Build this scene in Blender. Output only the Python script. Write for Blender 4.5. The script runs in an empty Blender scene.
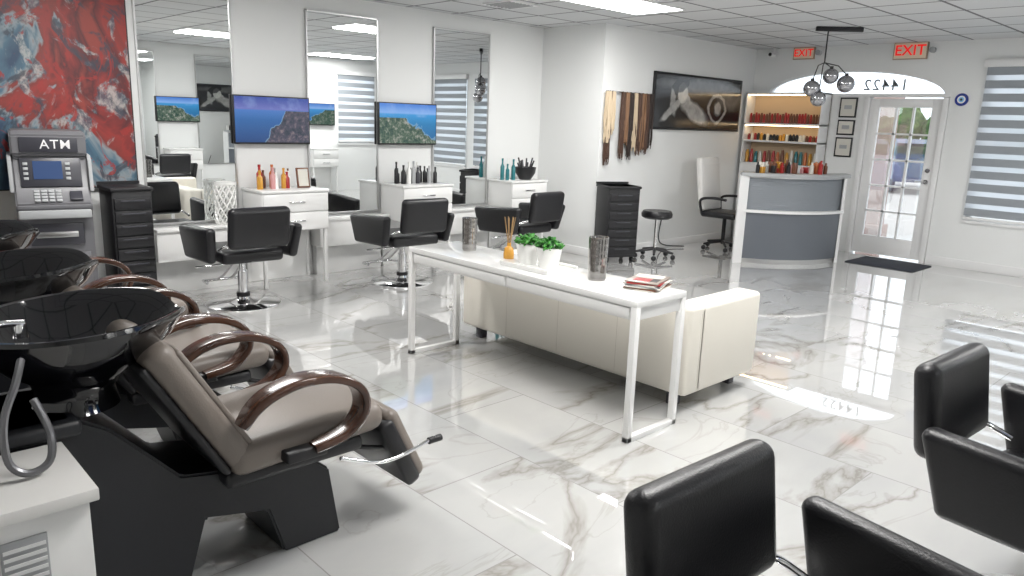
import bpy, bmesh, math, random
from mathutils import Vector, Matrix
random.seed(4)
scn=bpy.context.scene
scn.view_settings.view_transform='Standard'
CH=2.72
# ---------------- materials ----------------
def newmat(name):
    m=bpy.data.materials.new(name); m.use_nodes=True
    nt=m.node_tree; b=nt.nodes['Principled BSDF']; return m,nt,b
def setc(b,c): b.inputs['Base Color'].default_value=(c[0],c[1],c[2],1)
def mat(name,c,rough=.5,metal=0,emit=None,es=0,trans=0,coat=0,bump=0,bscale=80,spec=None,alpha=1):
    m,nt,b=newmat(name); setc(b,c)
    b.inputs['Roughness'].default_value=rough; b.inputs['Metallic'].default_value=metal
    b.inputs['Transmission Weight'].default_value=trans; b.inputs['Coat Weight'].default_value=coat
    if spec is not None: b.inputs['Specular IOR Level'].default_value=spec
    if alpha<1: b.inputs['Alpha'].default_value=alpha
    if emit: b.inputs['Emission Color'].default_value=(*emit,1); b.inputs['Emission Strength'].default_value=es
    if bump:
        n=nt.nodes.new('ShaderNodeTexNoise'); n.inputs['Scale'].default_value=bscale; n.inputs['Detail'].default_value=4
        t=nt.nodes.new('ShaderNodeTexCoord'); nt.links.new(t.outputs['Object'],n.inputs['Vector'])
        bp=nt.nodes.new('ShaderNodeBump'); bp.inputs['Strength'].default_value=bump; bp.inputs['Distance'].default_value=.01
        nt.links.new(n.outputs[0],bp.inputs['Height']); nt.links.new(bp.outputs[0],b.inputs['Normal'])
    return m
WALL=mat('wall_paint',(.78,.79,.785),.55,bump=.05,bscale=200)
TRIM=mat('trim_white',(.80,.80,.80),.35)
WHITEG=mat('white_gloss',(.82,.82,.81),.15,coat=.3)
BLKL=mat('black_leather',(.008,.008,.010),.36,bump=.15,bscale=180)
BLKG=mat('black_gloss',(.005,.005,.007),.07,coat=.6)
BLKP=mat('black_plastic',(.010,.010,.012),.42)
BLKM=mat('black_matte',(.008,.009,.012),.45,bump=.05)
CHROME=mat('chrome',(.85,.85,.86),.08,1)
STEEL=mat('steel_frame',(.6,.6,.6),.3,1)
MIRROR=mat('mirror_glass',(.88,.9,.9),.0,1)
TAUPE=mat('taupe_leather',(.19,.163,.142),.42,bump=.1,bscale=150)
CREAM=mat('cream_leather',(.77,.735,.66),.4,bump=.08,bscale=120)
SEAM=mat('seam_stitch',(.58,.54,.47),.6)
GREYP=mat('atm_grey',(.14,.14,.15),.4)
GREYD=mat('atm_dark',(.04,.04,.05),.35)
GREYL=mat('grey_light',(.38,.39,.40),.4)
GLASS=mat('clear_glass',(1,1,1),.0,trans=1,alpha=.25)
SMOKE=mat('smoked_chrome',(.42,.42,.44),.04,metal=.9)
PORC=mat('porcelain',(.86,.86,.84),.15)
RED=mat('red_product',(.35,.02,.02),.3); BROWN=mat('brown_product',(.16,.06,.03),.35)
ORANGE=mat('orange_product',(.5,.14,.04),.3); PINK=mat('pink_product',(.6,.3,.3),.3); TEAL=mat('teal_product',(.02,.16,.18),.2)
GOLD=mat('amber_oil',(.6,.30,.05),.15); REED=mat('reed',(.35,.22,.1),.7)
LEAF=mat('leaf',(.05,.26,.03),.5); LEAF2=mat('leaf_dark',(.02,.12,.02),.6)
REDL=mat('exit_red',(.7,.01,.01),.4,emit=(1,.0,.0),es=.5)
EXW=mat('exit_white',(.66,.55,.43),.4,emit=(1,.75,.5),es=.06)
EXF=mat('exit_frame',(.35,.25,.18),.4)
LAMP=mat('panel_emit',(1,1,1),.5,emit=(1,1,1),es=7)
WARM=mat('warm_strip',(1,.9,.7),.5,emit=(1,.72,.40),es=9)
PAPER=mat('paper',(.66,.64,.58),.6); NAVY=mat('evil_eye_blue',(.01,.03,.25),.15); LBLUE=mat('light_blue',(.2,.5,.8),.2)
BLOND=mat('blond_hair',(.62,.50,.35),.5,bump=.6,bscale=150); BRHAIR=mat('brown_hair',(.075,.036,.022),.45,bump=.6,bscale=150); DKHAIR=mat('dark_hair',(.025,.014,.011),.45,bump=.6,bscale=150); LTHAIR=mat('light_brown_hair',(.24,.13,.07),.5,bump=.6,bscale=150)
RUBBER=mat('mat_rubber',(.02,.024,.035),.9)
PAVE=mat('pavement',(.42,.41,.39),.9,bump=.3,bscale=20); CARB=mat('car_blue',(.01,.04,.14),.25,coat=1); CARG=mat('car_glass',(.01,.01,.015),.05)
COLM=mat('column_stucco',(.36,.25,.22),.8); HOSE=mat('hose_grey',(.18,.18,.19),.3,.6)
BLINDO=mat('blind_opaque',(.30,.325,.35),.8)
def blind_sheer():
    m,nt,b=newmat('blind_sheer'); setc(b,(.85,.88,.92)); b.inputs['Roughness'].default_value=.9
    tr=nt.nodes.new('ShaderNodeBsdfTranslucent'); tr.inputs[0].default_value=(.9,.95,1,1)
    mx=nt.nodes.new('ShaderNodeMixShader'); mx.inputs[0].default_value=.6
    tp=nt.nodes.new('ShaderNodeBsdfTransparent'); mx2=nt.nodes.new('ShaderNodeMixShader'); mx2.inputs[0].default_value=.3
    nt.links.new(b.outputs[0],mx.inputs[1]); nt.links.new(tr.outputs[0],mx.inputs[2])
    nt.links.new(mx.outputs[0],mx2.inputs[1]); nt.links.new(tp.outputs[0],mx2.inputs[2])
    nt.links.new(mx2.outputs[0],nt.nodes['Material Output'].inputs[0]); return m
SHEER=blind_sheer()
def ramp(nt,stops,interp='LINEAR'):
    r=nt.nodes.new('ShaderNodeValToRGB'); cr=r.color_ramp; cr.interpolation=interp
    while len(cr.elements)<len(stops): cr.elements.new(.5)
    for e,(p,c) in zip(cr.elements,stops): e.position=p; e.color=(*c,1)
    return r
def noise(nt,vec,scale,detail=6,dist=0,rough=.55):
    n=nt.nodes.new('ShaderNodeTexNoise'); n.inputs['Scale'].default_value=scale; n.inputs['Detail'].default_value=detail
    n.inputs['Distortion'].default_value=dist; n.inputs['Roughness'].default_value=rough
    nt.links.new(vec,n.inputs['Vector']); return n
def math_(nt,op,a,b=None,v=0):
    m=nt.nodes.new('ShaderNodeMath'); m.operation=op; nt.links.new(a,m.inputs[0])
    if b is not None: nt.links.new(b,m.inputs[1])
    else: m.inputs[1].default_value=v
    return m.outputs[0]
def mixc(nt,fac,a,b,mode='MIX'):
    m=nt.nodes.new('ShaderNodeMix'); m.data_type='RGBA'; m.blend_type=mode
    if hasattr(fac,'links') : nt.links.new(fac,m.inputs[0])
    else: m.inputs[0].default_value=fac
    for i,s in ((6,a),(7,b)):
        if isinstance(s,tuple): m.inputs[i].default_value=(*s,1)
        else: nt.links.new(s,m.inputs[i])
    return m.outputs[2]
def marble():
    m,nt,b=newmat('marble_tile'); tc=nt.nodes.new('ShaderNodeTexCoord'); v=tc.outputs['Object']
    br=nt.nodes.new('ShaderNodeTexBrick'); br.offset=0.5; br.inputs['Scale'].default_value=1; br.inputs['Mortar Size'].default_value=.0028
    br.inputs['Brick Width'].default_value=1.2; br.inputs['Row Height'].default_value=.6; br.inputs['Mortar Smooth'].default_value=.1
    br.inputs['Color1'].default_value=(0,0,0,1); br.inputs['Color2'].default_value=(1,1,1,1); br.inputs['Bias'].default_value=0
    nt.links.new(v,br.inputs['Vector'])
    off=nt.nodes.new('ShaderNodeVectorMath'); off.operation='MULTIPLY_ADD'
    nt.links.new(br.outputs['Color'],off.inputs[0]); off.inputs[1].default_value=(7,5,3); nt.links.new(v,off.inputs[2])
    mp=nt.nodes.new('ShaderNodeMapping'); mp.inputs['Rotation'].default_value=(0,0,.6); mp.inputs['Scale'].default_value=(1,.45,1); nt.links.new(off.outputs[0],mp.inputs[0])
    vv=mp.outputs[0]
    n1=noise(nt,vv,.9,7,.7,.52); a=math_(nt,'SUBTRACT',n1.outputs[0],v=.5); a=math_(nt,'ABSOLUTE',a)
    r1=ramp(nt,[(0,(.60,.57,.53)),(.005,(.78,.76,.73)),(.025,(1,1,1))]); nt.links.new(a,r1.inputs[0])
    n2=noise(nt,vv,1.9,7,1.0,.52); a2=math_(nt,'SUBTRACT',n2.outputs[0],v=.42); a2=math_(nt,'ABSOLUTE',a2)
    r2=ramp(nt,[(0,(.88,.87,.85)),(.010,(1,1,1))]); nt.links.new(a2,r2.inputs[0])
    n3=noise(nt,vv,1.3,5,.5); r3=ramp(nt,[(.35,(.47,.475,.475)),(.6,(.55,.55,.54))]); nt.links.new(n3.outputs[0],r3.inputs[0])
    c=mixc(nt,1.0,r3.outputs[0],r1.outputs[0],'MULTIPLY'); c=mixc(nt,1.0,c,r2.outputs[0],'MULTIPLY')
    c=mixc(nt,br.outputs['Fac'],c,(.34,.33,.32)); nt.links.new(c,b.inputs['Base Color'])
    b.inputs['Roughness'].default_value=.02; b.inputs['Specular IOR Level'].default_value=1.0
    b.inputs['Coat Weight'].default_value=1.0; b.inputs['Coat Roughness'].default_value=.012; return m
MARBLE=marble()
def ceil_tiles():
    m,nt,b=newmat('ceiling_tile'); tc=nt.nodes.new('ShaderNodeTexCoord'); v=tc.outputs['Object']
    br=nt.nodes.new('ShaderNodeTexBrick'); br.offset=0; br.inputs['Scale'].default_value=1; br.inputs['Mortar Size'].default_value=.015
    br.inputs['Brick Width'].default_value=.61; br.inputs['Row Height'].default_value=.61; br.inputs['Mortar Smooth'].default_value=0
    br.inputs['Color1'].default_value=(.58,.595,.61,1); br.inputs['Color2'].default_value=(.64,.645,.65,1); br.inputs['Mortar'].default_value=(.15,.15,.16,1)
    nt.links.new(v,br.inputs['Vector']); nt.links.new(br.outputs['Color'],b.inputs['Base Color'])
    b.inputs['Roughness'].default_value=.8; return m
CEIL=ceil_tiles()
def painting_mat():
    m,nt,b=newmat('abstract_paint'); tc=nt.nodes.new('ShaderNodeTexCoord'); v=tc.outputs['Object']
    mpn=nt.nodes.new('ShaderNodeMapping'); mpn.inputs['Rotation'].default_value=(.5,0,0); mpn.inputs['Location'].default_value=(0,.35,.2); mpn.inputs['Scale'].default_value=(1,1,.7); nt.links.new(v,mpn.inputs[0]); u=mpn.outputs[0]
    s=nt.nodes.new('ShaderNodeSeparateXYZ'); nt.links.new(v,s.inputs[0])
    nb=noise(nt,u,1.7,5,1.0,.55)
    g=math_(nt,'MULTIPLY',s.outputs[2],v=.06); g2=math_(nt,'MULTIPLY',s.outputs[1],v=.08); k=math_(nt,'ADD',math_(nt,'ADD',g,g2),nb.outputs[0])
    r=ramp(nt,[(.38,(.02,.05,.10)),(.45,(.06,.13,.19)),(.49,(.24,.28,.30)),(.52,(.18,.025,.02)),(.58,(.27,.025,.02)),(.66,(.08,.012,.015)),(.72,(.25,.035,.025))])
    nt.links.new(k,r.inputs[0]); c=r.outputs[0]
    nw=noise(nt,u,3.1,9,1.6,.62); rw=ramp(nt,[(.55,(0,0,0)),(.60,(1,1,1))]); nt.links.new(nw.outputs[0],rw.inputs[0])
    nt2=noise(nt,u,14,6,.3,.7); rt=ramp(nt,[(.42,(.04,.08,.11)),(.5,(.18,.22,.24)),(.58,(.42,.42,.40))]); nt.links.new(nt2.outputs[0],rt.inputs[0])
    c=mixc(nt,math_(nt,'MULTIPLY',rw.outputs[0],v=.75),c,rt.outputs[0])
    nd=noise(nt,u,2.4,8,2.2,.6); rd=ramp(nt,[(.40,(1,1,1)),(.46,(0,0,0))]); nt.links.new(nd.outputs[0],rd.inputs[0])
    c=mixc(nt,math_(nt,'MULTIPLY',rd.outputs[0],v=.85),c,(.025,.035,.055))
    nr=noise(nt,u,5.5,8,1.5,.65); rr=ramp(nt,[(.57,(0,0,0)),(.61,(1,1,1))]); nt.links.new(nr.outputs[0],rr.inputs[0])
    c=mixc(nt,math_(nt,'MULTIPLY',rr.outputs[0],v=.8),c,(.30,.02,.016))
    nt.links.new(c,b.inputs['Base Color']); b.inputs['Roughness'].default_value=.5; return m
PAINT=painting_mat()
def poster_mat():
    m,nt,b=newmat('poster_print'); tc=nt.nodes.new('ShaderNodeTexCoord'); v=tc.outputs['Object']
    n=noise(nt,v,3.5,5,.3,.6); ad=nt.nodes.new('ShaderNodeVectorMath'); ad.operation='MULTIPLY_ADD'
    nt.links.new(n.outputs['Color'],ad.inputs[0]); ad.inputs[1].default_value=(0,.16,.16); nt.links.new(v,ad.inputs[2]); w=ad.outputs[0]
    s=nt.nodes.new('ShaderNodeSeparateXYZ'); nt.links.new(w,s.inputs[0])
    def soft(cy,cz,ry,rz,soft_=.35,amp=1,rot=0):
        A=math_(nt,'SUBTRACT',s.outputs[1],v=cy+.08); B=math_(nt,'SUBTRACT',s.outputs[2],v=cz+.08); c_,s_=math.cos(rot),math.sin(rot)
        a=math_(nt,'DIVIDE',math_(nt,'ADD',math_(nt,'MULTIPLY',A,v=c_),math_(nt,'MULTIPLY',B,v=s_)),v=ry)
        c=math_(nt,'DIVIDE',math_(nt,'ADD',math_(nt,'MULTIPLY',A,v=-s_),math_(nt,'MULTIPLY',B,v=c_)),v=rz)
        d=math_(nt,'SQRT',math_(nt,'ADD',math_(nt,'MULTIPLY',a,a),math_(nt,'MULTIPLY',c,c)),v=0)
        o=math_(nt,'DIVIDE',math_(nt,'SUBTRACT',d,v=1+soft_),v=-soft_); cl=nt.nodes.new('ShaderNodeClamp'); nt.links.new(o,cl.inputs[0]); return math_(nt,'MULTIPLY',cl.outputs[0],v=amp)
    # head, neck, shoulder and raised arm of a reclining figure; a wheel rim at the right
    f=soft(-.42,.12,.11,.13,.25,.85,.4)
    for args in ((-.28,.0,.12,.05,.4,.7,-.9),(-.12,-.12,.26,.09,.5,.75,-.35),(-.62,-.10,.22,.045,.5,.7,.5),(-.62,-.02,.045,.14,.4,.65,.3),(.1,.22,.6,.05,1.2,.28),(.75,.10,.2,.1,.9,.35)): f=math_(nt,'MAXIMUM',f,soft(*args))
    hair=soft(-.47,.22,.16,.08,.3,1,.3); f=math_(nt,'SUBTRACT',f,math_(nt,'MULTIPLY',hair,v=.7))
    ring=math_(nt,'SUBTRACT',soft(.42,-.05,.22,.19,.1,.7),soft(.42,-.05,.17,.145,.1,.7)); f=math_(nt,'MAXIMUM',f,ring); f=math_(nt,'MAXIMUM',f,soft(.44,-.04,.07,.07,.5,.7))
    n2=noise(nt,v,9,5); f=math_(nt,'MULTIPLY',f,math_(nt,'ADD',n2.outputs[0],v=.45))
    r=ramp(nt,[(0,(.02,.02,.022)),(.4,(.16,.16,.155)),(1,(.62,.61,.58))]); nt.links.new(f,r.inputs[0])
    nt.links.new(r.outputs[0],b.inputs['Base Color']); b.inputs['Roughness'].default_value=.15; return m
POSTER=poster_mat()
def tv_mat(name,stops,zh,land,nz=28):
    m,nt,b=newmat(name); tc=nt.nodes.new('ShaderNodeTexCoord'); v=tc.outputs['Object']
    s=nt.nodes.new('ShaderNodeSeparateXYZ'); nt.links.new(v,s.inputs[0])
    z=math_(nt,'ADD',s.outputs[2],v=.22); z=math_(nt,'DIVIDE',z,v=.44)
    r=ramp(nt,stops); nt.links.new(z,r.inputs[0])
    n=noise(nt,v,5,6,.3); k=math_(nt,'MULTIPLY',n.outputs[0],v=.35)
    w=math_(nt,'MULTIPLY',s.outputs[1],v=land[0]); w=math_(nt,'ADD',w,v=land[1]); w=math_(nt,'ADD',w,k); w=math_(nt,'SUBTRACT',w,s.outputs[2])
    g=math_(nt,'GREATER_THAN',w,v=0.0)
    hz=math_(nt,'LESS_THAN',z,v=zh); g=math_(nt,'MULTIPLY',g,hz)
    sf=math_(nt,'GREATER_THAN',w,v=-.018); sf=math_(nt,'MULTIPLY',sf,hz)
    c0=mixc(nt,math_(nt,'MULTIPLY',sf,v=.55),r.outputs[0],(.25,.42,.55))
    n2=noise(nt,v,nz,8,.2,.7); r2=ramp(nt,[(.38,land[2]),(.52,land[3]),(.64,land[4])]); nt.links.new(n2.outputs[0],r2.inputs[0])
    c=mixc(nt,g,c0,r2.outputs[0])
    n3=noise(nt,v,6,5,.2); r3=ramp(nt,[(.52,(0,0,0)),(.75,(.35,.35,.35))]); nt.links.new(n3.outputs[0],r3.inputs[0])
    sk=math_(nt,'GREATER_THAN',z,v=zh+.03); sk=math_(nt,'MULTIPLY',sk,r3.outputs[0]); c=mixc(nt,sk,c,(.35,.5,.8))
    b.inputs['Base Color'].default_value=(.01,.01,.01,1); nt.links.new(c,b.inputs['Emission Color']); b.inputs['Emission Strength'].default_value=1.0
    b.inputs['Roughness'].default_value=.25; return m
TV1=tv_mat('tv_coast',[(0,(.01,.05,.18)),(.5,(.02,.12,.36)),(.70,(.06,.18,.50)),(.72,(.14,.16,.46)),(1,(.01,.05,.30))],.70,(1.1,-.26,(.015,.03,.05),(.07,.065,.10),(.22,.17,.18)),14)
TV2=tv_mat('tv_island',[(0,(.01,.10,.28)),(.5,(.02,.20,.45)),(.72,(.04,.30,.65)),(.76,(.22,.42,.8)),(1,(.02,.16,.62))],.64,(-.5,-.13,(.02,.06,.05),(.08,.13,.09),(.36,.36,.32)),22)
TV3=tv_mat('tv_bay',[(0,(.01,.10,.30)),(.5,(.02,.18,.45)),(.72,(.04,.28,.65)),(.76,(.22,.42,.8)),(1,(.02,.16,.62))],.70,(.5,-.18,(.02,.06,.04),(.05,.10,.07),(.2,.22,.18)),20)
def wood():
    m,nt,b=newmat('walnut_wood'); tc=nt.nodes.new('ShaderNodeTexCoord'); mp=nt.nodes.new('ShaderNodeMapping'); mp.inputs['Scale'].default_value=(30,3,3)
    nt.links.new(tc.outputs['Object'],mp.inputs[0]); n=noise(nt,mp.outputs[0],2,5,.5); r=ramp(nt,[(.3,(.035,.014,.008)),(.7,(.09,.037,.02))]); nt.links.new(n.outputs[0],r.inputs[0])
    nt.links.new(r.outputs[0],b.inputs['Base Color']); b.inputs['Roughness'].default_value=.22; b.inputs['Coat Weight'].default_value=.4; return m
WOOD=wood()
SHB=mat('shelf_back',(.55,.42,.28),.6)
def folm():
    m,nt,b=newmat('foliage'); tc=nt.nodes.new('ShaderNodeTexCoord'); n=noise(nt,tc.outputs['Object'],1.8,8,.3,.7)
    r=ramp(nt,[(.35,(.015,.035,.012)),(.5,(.05,.11,.03)),(.68,(.22,.30,.12))]); nt.links.new(n.outputs[0],r.inputs[0]); nt.links.new(r.outputs[0],b.inputs['Base Color']); b.inputs['Roughness'].default_value=.9; return m
FOL=folm()
def ribbed():
    m,nt,b=newmat('brushed_panel'); setc(b,(.24,.26,.285)); b.inputs['Metallic'].default_value=.35; b.inputs['Roughness'].default_value=.4
    tc=nt.nodes.new('ShaderNodeTexCoord'); w=nt.nodes.new('ShaderNodeTexWave'); w.bands_direction='Z'; w.inputs['Scale'].default_value=14
    nt.links.new(tc.outputs['Object'],w.inputs[0]); bp=nt.nodes.new('ShaderNodeBump'); bp.inputs['Strength'].default_value=.15; bp.inputs['Distance'].default_value=.01
    nt.links.new(w.outputs[1],bp.inputs['Height']); nt.links.new(bp.outputs[0],b.inputs['Normal']); return m
RIB=ribbed()
RIB2=mat('desk_lower_panel',(.15,.165,.19),.35,.35)
# ---------------- geometry builder ----------------
class G:
    def __init__(s,name,loc=(0,0,0),rz=0):
        s.name=name; s.loc=loc; s.rz=rz; s.bm=bmesh.new(); s.mats=[]
    def add(s,bm,m,M=None):
        if m not in s.mats: s.mats.append(m)
        i=s.mats.index(m)
        if M is not None: bm.transform(M)
        for f in bm.faces: f.material_index=i; f.smooth=True
        me=bpy.data.meshes.new('t'); bm.to_mesh(me); bm.free(); s.bm.from_mesh(me); bpy.data.meshes.remove(me)
    def box(s,lo,hi,m,bev=0,seg=2,M=None,fn=None):
        bm=bmesh.new(); bmesh.ops.create_cube(bm,size=1)
        d=[hi[i]-lo[i] for i in range(3)]; c=[(hi[i]+lo[i])/2 for i in range(3)]
        for v in bm.verts: v.co=Vector([v.co[i]*d[i] for i in range(3)])
        if bev>0: bmesh.ops.bevel(bm,geom=list(bm.edges),offset=min(bev,min(d)*.49),segments=seg,profile=.5,affect='EDGES')
        bm.transform(Matrix.Translation(c))
        if fn:
            for v in bm.verts: v.co=Vector(fn(v.co))
        s.add(bm,m,M)
    def cyl(s,c,r,h,m,r2=None,seg=24,axis='z',bev=0,M=None):
        bm=bmesh.new(); bmesh.ops.create_cone(bm,cap_ends=True,segments=seg,radius1=r,radius2=r if r2 is None else r2,depth=h)
        if bev: bmesh.ops.bevel(bm,geom=[e for e in bm.edges if abs(e.verts[0].co.z-e.verts[1].co.z)<1e-6],offset=bev,segments=2,affect='EDGES')
        bm.transform(Matrix.Translation((0,0,h/2)))
        if axis=='x': bm.transform(Matrix.Rotation(math.pi/2,4,'Y'))
        if axis=='y': bm.transform(Matrix.Rotation(-math.pi/2,4,'X'))
        bm.transform(Matrix.Translation(c)); s.add(bm,m,M)
    def sph(s,c,r,m,sc=(1,1,1),sub=3,M=None):
        bm=bmesh.new(); bmesh.ops.create_icosphere(bm,subdivisions=sub,radius=r)
        bm.transform(Matrix.Diagonal((*sc,1))); bm.transform(Matrix.Translation(c)); s.add(bm,m,M)
    def lathe(s,prof,m,c=(0,0,0),sx=1,sy=1,seg=32,fn=None,M=None):
        bm=bmesh.new(); rings=[]
        for r,z in prof:
            if r<1e-5: rings.append([bm.verts.new((0,0,z))])
            else: rings.append([bm.verts.new((r*sx*math.cos(2*math.pi*k/seg),r*sy*math.sin(2*math.pi*k/seg),z)) for k in range(seg)])
        for a,b in zip(rings,rings[1:]):
            for k in range(seg):
                k2=(k+1)%seg
                if len(a)==1 and len(b)==1: continue
                if len(a)==1: bm.faces.new((a[0],b[k2],b[k]))
                elif len(b)==1: bm.faces.new((a[k],a[k2],b[0]))
                else: bm.faces.new((a[k],a[k2],b[k2],b[k]))
        if fn:
            for v in bm.verts: v.co=Vector(fn(v.co))
        bmesh.ops.recalc_face_normals(bm,faces=bm.faces)
        bm.transform(Matrix.Translation(c)); s.add(bm,m,M)
    def prism(s,poly,lo,hi,m,plane='yz',bev=0,seg=2,M=None):
        bm=bmesh.new()
        def P(a,b,t): return {'yz':(t,a,b),'xz':(a,t,b),'xy':(a,b,t)}[plane]
        A=[bm.verts.new(P(a,b,lo)) for a,b in poly]; B=[bm.verts.new(P(a,b,hi)) for a,b in poly]
        bm.faces.new(A); bm.faces.new(B[::-1]); n=len(poly)
        for k in range(n): bm.faces.new((A[k],B[k],B[(k+1)%n],A[(k+1)%n]))
        bmesh.ops.recalc_face_normals(bm,faces=bm.faces)
        if bev: bmesh.ops.bevel(bm,geom=list(bm.edges),offset=bev,segments=seg,affect='EDGES')
        s.add(bm,m,M)
    def tube(s,pts,r,m,seg=10,smooth=True,M=None,r2=None,flat=None):
        pts=[Vector(p) for p in pts]
        if smooth and len(pts)>2:
            q=[]; n=len(pts)
            for i in range(n-1):
                p0=pts[max(i-1,0)];p1=pts[i];p2=pts[i+1];p3=pts[min(i+2,n-1)]
                for k in range(6):
                    t=k/6; q.append(.5*((2*p1)+(-p0+p2)*t+(2*p0-5*p1+4*p2-p3)*t*t+(-p0+3*p1-3*p2+p3)*t**3))
            q.append(pts[-1]); pts=q
        bm=bmesh.new(); rings=[]; n=len(pts); up=None
        for i,p in enumerate(pts):
            d=(pts[min(i+1,n-1)]-pts[max(i-1,0)]).normalized()
            if up is None:
                up=Vector((0,0,1)) if abs(d.z)<.9 else Vector((1,0,0))
                if flat: up=Vector((1,0,0))
            a=(up-d*up.dot(d)).normalized(); up=a; b=d.cross(a)
            rr=r if r2 is None else r+(r2-r)*i/(n-1)
            if flat:
                w,t=flat; e=math.sin(math.pi*min(1,max(0,(i+1.5)/(n+2))))**.25; w*=e
                rings.append([bm.verts.new(p+a*(w*math.copysign(abs(math.cos(th))**.4,math.cos(th)))+b*(t*math.copysign(abs(math.sin(th))**.4,math.sin(th)))) for th in [2*math.pi*k/seg for k in range(seg)]])
            else: rings.append([bm.verts.new(p+(a*math.cos(2*math.pi*k/seg)+b*math.sin(2*math.pi*k/seg))*rr) for k in range(seg)])
        for a,b in zip(rings,rings[1:]):
            for k in range(seg): bm.faces.new((a[k],a[(k+1)%seg],b[(k+1)%seg],b[k]))
        bm.faces.new(rings[0]); bm.faces.new(rings[-1][::-1]); bmesh.ops.recalc_face_normals(bm,faces=bm.faces); s.add(bm,m,M)
    def text(s,body,size,M,m,ex=.002,sp=1,off=.02):
        cu=bpy.data.curves.new('t','FONT'); cu.body=body; cu.size=size; cu.extrude=ex; cu.align_x='CENTER'; cu.align_y='CENTER'; cu.space_character=sp; cu.offset=size*off
        ob=bpy.data.objects.new('t',cu); bpy.context.collection.objects.link(ob); bpy.context.view_layer.update()
        me=bpy.data.meshes.new_from_object(ob.evaluated_get(bpy.context.evaluated_depsgraph_get()))
        bm=bmesh.new(); bm.from_mesh(me); bpy.data.objects.remove(ob); s.add(bm,m,M)
    def done(s,sharp=38):
        me=bpy.data.meshes.new(s.name); s.bm.to_mesh(me); s.bm.free()
        for m in s.mats: me.materials.append(m)
        me.set_sharp_from_angle(angle=math.radians(sharp))
        ob=bpy.data.objects.new(s.name,me); bpy.context.collection.objects.link(ob); ob.location=s.loc; ob.rotation_euler=(0,0,s.rz); return ob
T=Matrix.Translation
def RX(a): return Matrix.Rotation(math.radians(a),4,'X')
def RY(a): return Matrix.Rotation(math.radians(a),4,'Y')
def RZ(a): return Matrix.Rotation(math.radians(a),4,'Z')
def basis(r,u,n,o=(0,0,0)):
    M=Matrix.Identity(4)
    for i,v in enumerate((r,u,n)):
        for j in range(3): M[j][i]=v[j]
    for j in range(3): M[j][3]=o[j]
    return M
def simple(name,lo,hi,m,bev=0):
    g=G(name); g.box(lo,hi,m,bev); return g.done()
def holed(name,outer,holes,plane,pos,th,m):
    cu=bpy.data.curves.new('w','CURVE'); cu.dimensions='2D'; cu.fill_mode='BOTH'; cu.extrude=th/2
    for poly in [outer]+holes:
        sp=cu.splines.new('POLY'); sp.points.add(len(poly)-1)
        for p,q in zip(sp.points,poly): p.co=(q[0],q[1],0,1)
        sp.use_cyclic_u=True
    ob=bpy.data.objects.new('w',cu); bpy.context.collection.objects.link(ob); bpy.context.view_layer.update()
    me=bpy.data.meshes.new_from_object(ob.evaluated_get(bpy.context.evaluated_depsgraph_get())); bpy.data.objects.remove(ob)
    M=basis((1,0,0),(0,0,1),(0,-1,0),(0,pos,0)) if plane=='xz' else basis((0,1,0),(0,0,1),(1,0,0),(pos,0,0))
    me.transform(M); me.materials.clear(); me.materials.append(m); me.name=name
    o=bpy.data.objects.new(name,me); bpy.context.collection.objects.link(o); return o
def rect(a,b,c,d): return [(a,b),(c,b),(c,d),(a,d)]
# ---------------- room shell ----------------
XL=-6.85; XB=-5.85; YB=6.95; YF=10.35; XR=.62; Y0=-1.6
simple('floor',(XL-.15,Y0-.15,-.12),(XR+.15,YF+.15,0),MARBLE)
simple('ceiling',(XL-.15,Y0-.15,CH),(XR+.15,YF+.15,CH+.12),CEIL)
simple('wall_left',(XL-.15,Y0,0),(XL,YB,CH),WALL)
simple('wall_left_return',(XL-.15,YB,0),(XB,YB+.15,CH),WALL)
simple('wall_left_front',(XB-.15,YB+.15,0),(XB,YF,CH),WALL)
simple('wall_back',(XL-.15,Y0-.15,0),(XR+.15,Y0,CH),WALL)
arch=[(-5.60,2.10)]+[(-4.43+1.17*math.cos(a),2.10+.31*math.sin(a)) for a in [math.pi*(1-k/24) for k in range(1,24)]]+[(-3.26,2.10)]
simple('wall_front_left',(XL-.15,YF,0),(-4.22,YF+.16,2.06),WALL)
holed('wall_front_upper',rect(XL-.15,2.06,-3.20,CH),[arch],'xz',YF+.08,.16,WALL)
holed('wall_front_right',rect(-3.20,0,XR+.15,CH),[rect(-2.82,.60,-1.6,2.42),rect(-1.3,.60,-.25,2.42)],'xz',YF+.08,.16,WALL)
holed('wall_right',rect(Y0,0,YF,CH),[rect(8.45,1.0,9.3,2.42)],'yz',XR+.08,.16,WALL)
simple('baseboard_front',(-3.19,YF-.02,0),(XR,YF,.11),TRIM,.004)
simple('baseboard_left',(XL,Y0,0),(XL+.015,YB,.10),TRIM,.004)
simple('baseboard_return',(XL+.02,YB-.02,0),(XB,YB,.10),TRIM,.004)
simple('baseboard_left_front',(XB,YB-.02,0),(XB+.02,YF-.02,.10),TRIM,.004)
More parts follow.
